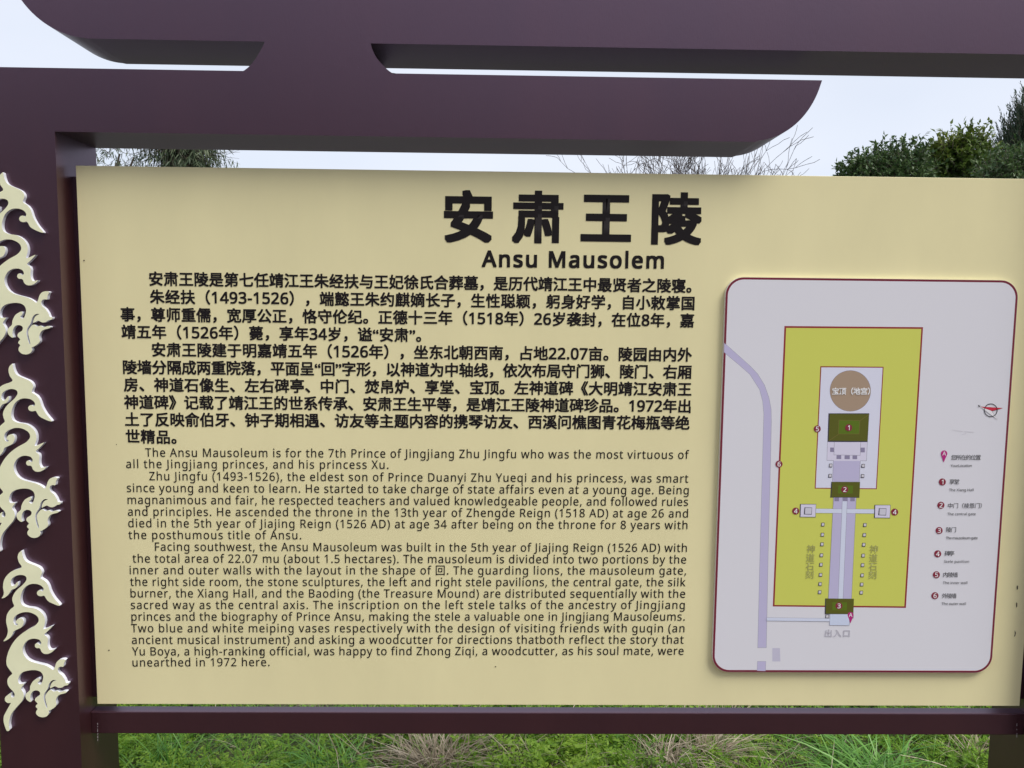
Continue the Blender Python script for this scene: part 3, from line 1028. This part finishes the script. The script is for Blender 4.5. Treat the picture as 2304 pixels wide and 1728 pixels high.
# clods on the bare patch
cl = []
ico = np.array([(0, 0, 1), (.9, 0, .2), (.3, .85, .2), (-.7, .5, .25), (-.7, -.5, .2), (.3, -.85, .2), (0, 0, -.6)])
icf = np.array([(0, 1, 2), (0, 2, 3), (0, 3, 4), (0, 4, 5), (0, 5, 1), (6, 2, 1), (6, 3, 2), (6, 4, 3), (6, 5, 4), (6, 1, 5)])
for _ in range(160):
    q = s0 + np.array([rng.normal(0, 0.08), rng.normal(0, 0.07), 0]); q[2] = gz(q[0], q[1]) + 0.002
    cl.append((ico * rng.uniform(0.004, 0.014) * rng.uniform(0.6, 1.3, (1, 3)) + rng.normal(0, 0.0012, ico.shape) + q, icf))
v, f = merge(cl)
tag(mesh_np('soil_clods', v, f, mat('clod_soil', (0.15, 0.105, 0.065), rough=0.95, noise=0.4, nscale=60)), 'small brown soil clods on the bare patch', 'soil', kind='stuff')


def clump(name, label, px, py, n, spread, l0, l1, w0, w1, up0, up1, d0, d1, m, group, cat, lean=(0, 0)):
    c = ground_at(px, py)
    P = np.stack([rng.normal(0, spread, n), rng.normal(0, spread * 0.8, n), np.zeros(n)], 1)
    D = norm(rdir(n, up0, up1) + np.array([lean[0], lean[1], 0]) + P * 2.0)
    v, f = blades(P, D, rng.uniform(l0, l1, n), rng.uniform(w0, w1, n), rng.uniform(d0, d1, n), 5)
    o = mesh_np(name, v, f, m)
    o.location = (c[0], c[1], gz(c[0], c[1]) - 0.004)
    tag(o, label, cat, group)
    return o


clump('dry_grass_clump', 'thick upright clump of dead tan grass beside the bare soil patch', 985, 1740, 420, 0.045, 0.12, 0.34, 0.003, 0.0065, 0.35, 0.97, 0.1, 0.7, M_STRAW, 'clumps of dead straw behind the rail', 'dry grass')
clump('dry_grass_clump', 'sparse dead grass clump of thin stalks standing among green weeds', 1130, 1722, 110, 0.05, 0.12, 0.32, 0.002, 0.0045, 0.3, 0.9, 0.1, 0.6, M_STRAW, 'clumps of dead straw behind the rail', 'dry grass')
clump('dry_grass_clump', 'bowed clump of dead straw arching over to one side', 1490, 1728, 260, 0.05, 0.14, 0.36, 0.0025, 0.006, 0.3, 0.9, 0.4, 1.1, M_STRAW, 'clumps of dead straw behind the rail', 'dry grass', (-0.3, 0))
clump('dry_grass_clump', 'narrow leaning bundle of dead straw next to the lush grass tuft', 1590, 1705, 120, 0.018, 0.16, 0.32, 0.0025, 0.0055, 0.5, 0.95, 0.0, 0.4, M_STRAW, 'clumps of dead straw behind the rail', 'dry grass', (0.35, 0))
clump('dry_grass_clump', 'thin spray of dead stalks at the foot of the bare post side', 2190, 1715, 80, 0.03, 0.14, 0.34, 0.002, 0.004, 0.4, 0.95, 0.1, 0.5, M_STRAW, 'clumps of dead straw behind the rail', 'dry grass')
clump('grass_tuft', 'lush tuft of long fresh green grass blades arching outward', 1960, 1752, 330, 0.055, 0.2, 0.42, 0.004, 0.0085, 0.35, 0.95, 0.3, 0.9, M_TUFT, 'tufts of long green grass', 'grass tuft')
clump('grass_tuft', 'small tuft of long green grass beside the bare soil patch', 735, 1735, 120, 0.05, 0.14, 0.30, 0.004, 0.007, 0.3, 0.9, 0.3, 0.8, M_TUFT, 'tufts of long green grass', 'grass tuft')
clump('grass_tuft', 'slender tuft of upright grass growing out of the bright weeds', 390, 1745, 80, 0.05, 0.14, 0.28, 0.003, 0.006, 0.5, 0.98, 0.1, 0.6, M_TUFT, 'tufts of long green grass', 'grass tuft')

# ------------------------------------------------------------------ trees beyond
M_BARK = mat('grey_brown_bark', (0.10, 0.08, 0.062), rough=0.9, noise=0.3, nscale=14, bump=0.5, bscale=60)
M_TWIG = mat('dark_bare_twig', (0.075, 0.062, 0.058), rough=0.9)


def tubes(segs, sides=5):
    """segs: list of (p0, p1, r0, r1)."""
    P0 = np.array([s[0] for s in segs]); P1 = np.array([s[1] for s in segs])
    R0 = np.array([s[2] for s in segs]); R1 = np.array([s[3] for s in segs])
    D = norm(P1 - P0)
    ref = np.where(np.abs(D[:, 2:3]) > 0.9, np.array([[1.0, 0, 0]]), np.array([[0, 0, 1.0]]))
    A = norm(np.cross(D, ref)); B = np.cross(D, A)
    V = []
    for k in range(sides):
        a = 2 * np.pi * k / sides
        o = A * math.cos(a) + B * math.sin(a)
        V += [P0 + o * R0[:, None], P1 + o * R1[:, None]]
    V = np.stack(V, 1)
    f = []
    for k in range(sides):
        j = (k + 1) % sides
        f += [(2 * k, 2 * j, 2 * j + 1), (2 * k, 2 * j + 1, 2 * k + 1)]
    Fc = (np.arange(len(segs))[:, None, None] * 2 * sides + np.array(f)[None]).reshape(-1, 3)
    return V.reshape(-1, 3), Fc


def grow_branch(segs, tips, p, d, ln, r, depth, spread, upb, kids, wig=0.12):
    n = 4
    q = np.array(p, float); d = np.array(d, float)
    pts = []
    for i in range(n):
        d = d + rng.normal(0, wig, 3) + np.array([0, 0, upb])
        d = d / np.linalg.norm(d)
        q2 = q + d * ln / n
        ra, rb = r * (1 - 0.45 * i / n), r * (1 - 0.45 * (i + 1) / n)
        segs.append((q, q2, ra, rb))
        q = q2
        pts.append((q, d, rb))
    if depth == 0:
        tips.append((q, d))
        return
    for k in range(kids):
        i = n - 1 if k < 2 else rng.integers(1, n)
        b, bd, br = pts[i]
        nd = bd + rng.normal(0, spread, 3)
        nd = nd / np.linalg.norm(nd)
        grow_branch(segs, tips, b, nd, ln * rng.uniform(0.6, 0.85), br * 0.68, depth - 1, spread, upb, kids, wig)


# bare tree behind the free end of the lower beam
bx = at(1540, 390, 9.0)
bt = empty('bare_tree', (bx[0], 9.0, 0))
tag(bt, 'leafless tree of thin dark twigs rising behind the middle of the board', 'tree')
segs, tips = [], []
grow_branch(segs, tips, (0, 0, -0.05), (0, 0, 1), 1.35, 0.07, 0, 0.3, 0, 0, 0.04)
trunk_top = segs[-1][1]
v, f = tubes(segs, 8)
mesh_np('trunk', v + np.array(bt.location), f, M_BARK, bt, smooth=True)
segs = []
for k in range(30):
    a = 2 * math.pi * k / 30 + rng.uniform(-.2, .2)
    sp_ = rng.uniform(0.25, 0.85)
    d = np.array([math.cos(a) * sp_ * 1.25, math.sin(a) * sp_ * 0.8, 1.0])
    grow_branch(segs, [], trunk_top - np.array([0, 0, rng.uniform(0, 0.2)]), d / np.linalg.norm(d), rng.uniform(0.8, 1.1), 0.03, 4, 0.36, 0.03, 3, 0.17)
segs = [(a, b, max(r0, 0.0038), max(r1, 0.003)) for a, b, r0, r1 in segs]
v, f = tubes(segs, 3)
zs = (at(1700, 232, 9.0)[2] - 0.7) / (v[:, 2].max() - 0.7)
v[:, 2] = np.where(v[:, 2] > 0.7, 0.7 + (v[:, 2] - 0.7) * zs, v[:, 2])
v[:, 0] *= 1.35 / np.percentile(np.abs(v[:, 0]), 97)
mesh_np('branches', v + np.array(bt.location), f, M_TWIG, bt)


def leafy_tree(name, label, cat, px, ptop, Y, rx, rz, n_spray, leaf_l, leaf_w, m, group=None, style='broad', lobes=7, seed_dir=0.6, pos=None):
    """Tree whose crown top sits at photo pixel (px, ptop) on plane Y."""
    top = at(px, ptop, Y) if pos is None else np.array(pos, float)
    Y = top[1]
    h = top[2]
    root = empty(name, (top[0], Y, 0))
    tag(root, label, cat, group)
    base = np.array([top[0], Y, 0.0])
    cz = h - rz
    tr, _t = [], []
    grow_branch(tr, _t, (0, 0, -0.05), (0, 0, 1), max(0.6, cz), 0.05 + 0.012 * h, 0, 0.3, 0, 0, 0.03)
    tops = tr[-1][1]
    br = []
    # lobes of the crown
    LC = []
    for k in range(lobes):
        a = 2 * np.pi * k / lobes + rng.uniform(-.3, .3)
        e = rng.uniform(-0.2, 0.62) if k % 2 else rng.uniform(0.42, 0.66)
        q = np.array([math.cos(a) * rx * 0.6, math.sin(a) * rx * 0.6, cz + e * rz])
        if style == 'conifer':
            e = -0.55 + 1.3 * k / lobes
            q = np.array([math.cos(a) * rx * 0.4 * (1 - e), math.sin(a) * rx * 0.4 * (1 - e), cz + e * rz])
        LC.append((q, rng.uniform(0.38, 0.58) * rx, rng.uniform(0.3, 0.46) * rz))
        br.append((tops * [1, 1, 0.8], q, 0.03, 0.012))
    LC.append((np.array([0, 0, h - 0.42 * rz]), 0.5 * rx, 0.42 * rz))
    br.append((tops, LC[-1][0], 0.03, 0.012))
    parts = []
    tw = []
    per = n_spray // len(LC)
    for q, ax, az in LC:
        d0 = norm(rng.normal(0, 1, (per, 3)))
        rad = rng.uniform(0.35, 1.0, (per, 1)) ** 0.6
        P = q + d0 * rad * np.array([ax, ax, az])
        if style == 'broad':
            D = norm(d0 * 0.7 + np.array([0, 0, seed_dir]) + rng.normal(0, 0.35, (per, 3)))
            L0 = rng.uniform(0.10, 0.26, per)
        elif style == 'conifer':
            D = norm(d0 * 0.35 + np.array([0, 0, 1.0]) + rng.normal(0, 0.2, (per, 3)))
            L0 = rng.uniform(0.15, 0.35, per)
        else:
            D = norm(d0 * 0.8 + np.array([0, 0, 0.1]) + rng.normal(0, 0.4, (per, 3)))
            L0 = rng.uniform(0.2, 0.5, per)
        for i in range(per):
            tw.append((P[i], P[i] + D[i] * L0[i], 0.004, 0.0015))
        nl = 11 if style != 'bamboo' else 9
        for j in range(nl):
            t = (j + 0.4) / nl
            c = P + D * (L0 * t)[:, None]
            if style == 'bamboo':
                c = c - np.array([0, 0, 1.0]) * (0.3 * L0 * t * t)[:, None]
            s = norm(rng.normal(0, 1, (per, 3)))
            if style == 'broad':
                d = norm(D * 0.55 + s * 0.9 + np.array([0, 0, 0.1]))
            elif style == 'conifer':
                d = norm(D * 1.2 + s * 0.55)
            else:
                d = norm(D * 0.4 + s * 0.6 + np.array([0, 0, -0.75]))
            nn = norm(np.array([0, 0, 1.0]) + rng.normal(0, 0.5, (per, 3)))
            ln = rng.uniform(0.7, 1.25, per) * leaf_l
            parts.append(leaves(c, d, nn, ln, ln * leaf_w))
    v, f = tubes(tr + br, 7)
    mesh_np('trunk', v + base, f, M_BARK, root, smooth=True)
    v, f = tubes(tw, 3)
    mesh_np('twigs', v + base, f, M_BARK, root)['kind'] = 'stuff'
    v, f = merge(parts)
    mesh_np('crown', v + base, f, m, root)
    return root


M_EVER = leaf_mat('evergreen_leaf', [(0.035, 0.075, 0.025), (0.07, 0.13, 0.04), (0.13, 0.19, 0.07)], rough=0.38, transl=0.25)
M_EVERY = leaf_mat('yellow_green_leaf', [(0.045, 0.09, 0.018), (0.10, 0.16, 0.028), (0.20, 0.23, 0.04)], rough=0.4, transl=0.3, pos_scale=2.2)
M_CONI = leaf_mat('conifer_spray', [(0.02, 0.045, 0.025), (0.04, 0.075, 0.04), (0.065, 0.105, 0.055)], rough=0.55, transl=0.15)
M_BAMB = leaf_mat('bamboo_leaf', [(0.045, 0.07, 0.035), (0.075, 0.11, 0.055), (0.13, 0.16, 0.08)], rough=0.5, transl=0.3)

leafy_tree('evergreen_shrub', 'tall dark evergreen shrub next to the yellow-green one', 'shrub', 1992, 338, 8.4, 0.5, 0.8, 1500, 0.066, 0.45, M_EVER, lobes=12)
leafy_tree('evergreen_shrub', 'yellow-green bushy evergreen between the dark shrub and the cypress', 'shrub', 2152, 312, 8.7, 0.42, 0.8, 1300, 0.068, 0.45, M_EVERY, lobes=10)
leafy_tree('evergreen_shrub', 'low dark bush in front of the cypress', 'shrub', 2290, 340, 7.2, 0.38, 0.8, 900, 0.06, 0.42, M_EVER, lobes=10)
leafy_tree('cypress_tree', 'dark pointed cypress rising above the evergreen shrubs', 'tree', 2340, 205, 9.5, 0.8, 1.3, 4200, 0.055, 0.25, M_CONI, style='conifer', lobes=16)
leafy_tree('bamboo', 'bamboo with drooping narrow leaves behind the board near the carved post', 'bamboo', 408, 250, 9.0, 0.29, 0.8, 800, 0.115, 0.13, M_BAMB, style='bamboo', lobes=10)
leafy_tree('bamboo', 'thin sparse bamboo with few leaves beside the dense bamboo', 'bamboo', 268, 305, 9.3, 0.36, 0.8, 80, 0.10, 0.12, M_BAMB, style='bamboo', lobes=5)

# row of trees across the path, facing the board (its lacquer mirrors them)
row = leafy_tree('roadside_tree', 'dark round evergreen tree in the row facing the board', 'tree', 0, 0, 0, 2.2, 2.5, 1000, 0.28, 0.6, M_EVER,
                 'trees facing the board', lobes=12, pos=(-13.0, -13.0, 5.6))
for i in range(1, 10):
    r = row.copy()
    COL.objects.link(r)
    r.location = (-13.0 + 3.0 * i + random.uniform(-0.4, 0.4), -13.0 + random.uniform(-0.8, 0.8), 0)
    r.rotation_euler = (0, 0, random.uniform(0, 6.28))
    r.scale = (1, 1, random.uniform(0.9, 1.12))
    for ch in row.children:
        c = ch.copy()
        COL.objects.link(c)
        c.parent = r
        c.matrix_parent_inverse = ch.matrix_parent_inverse
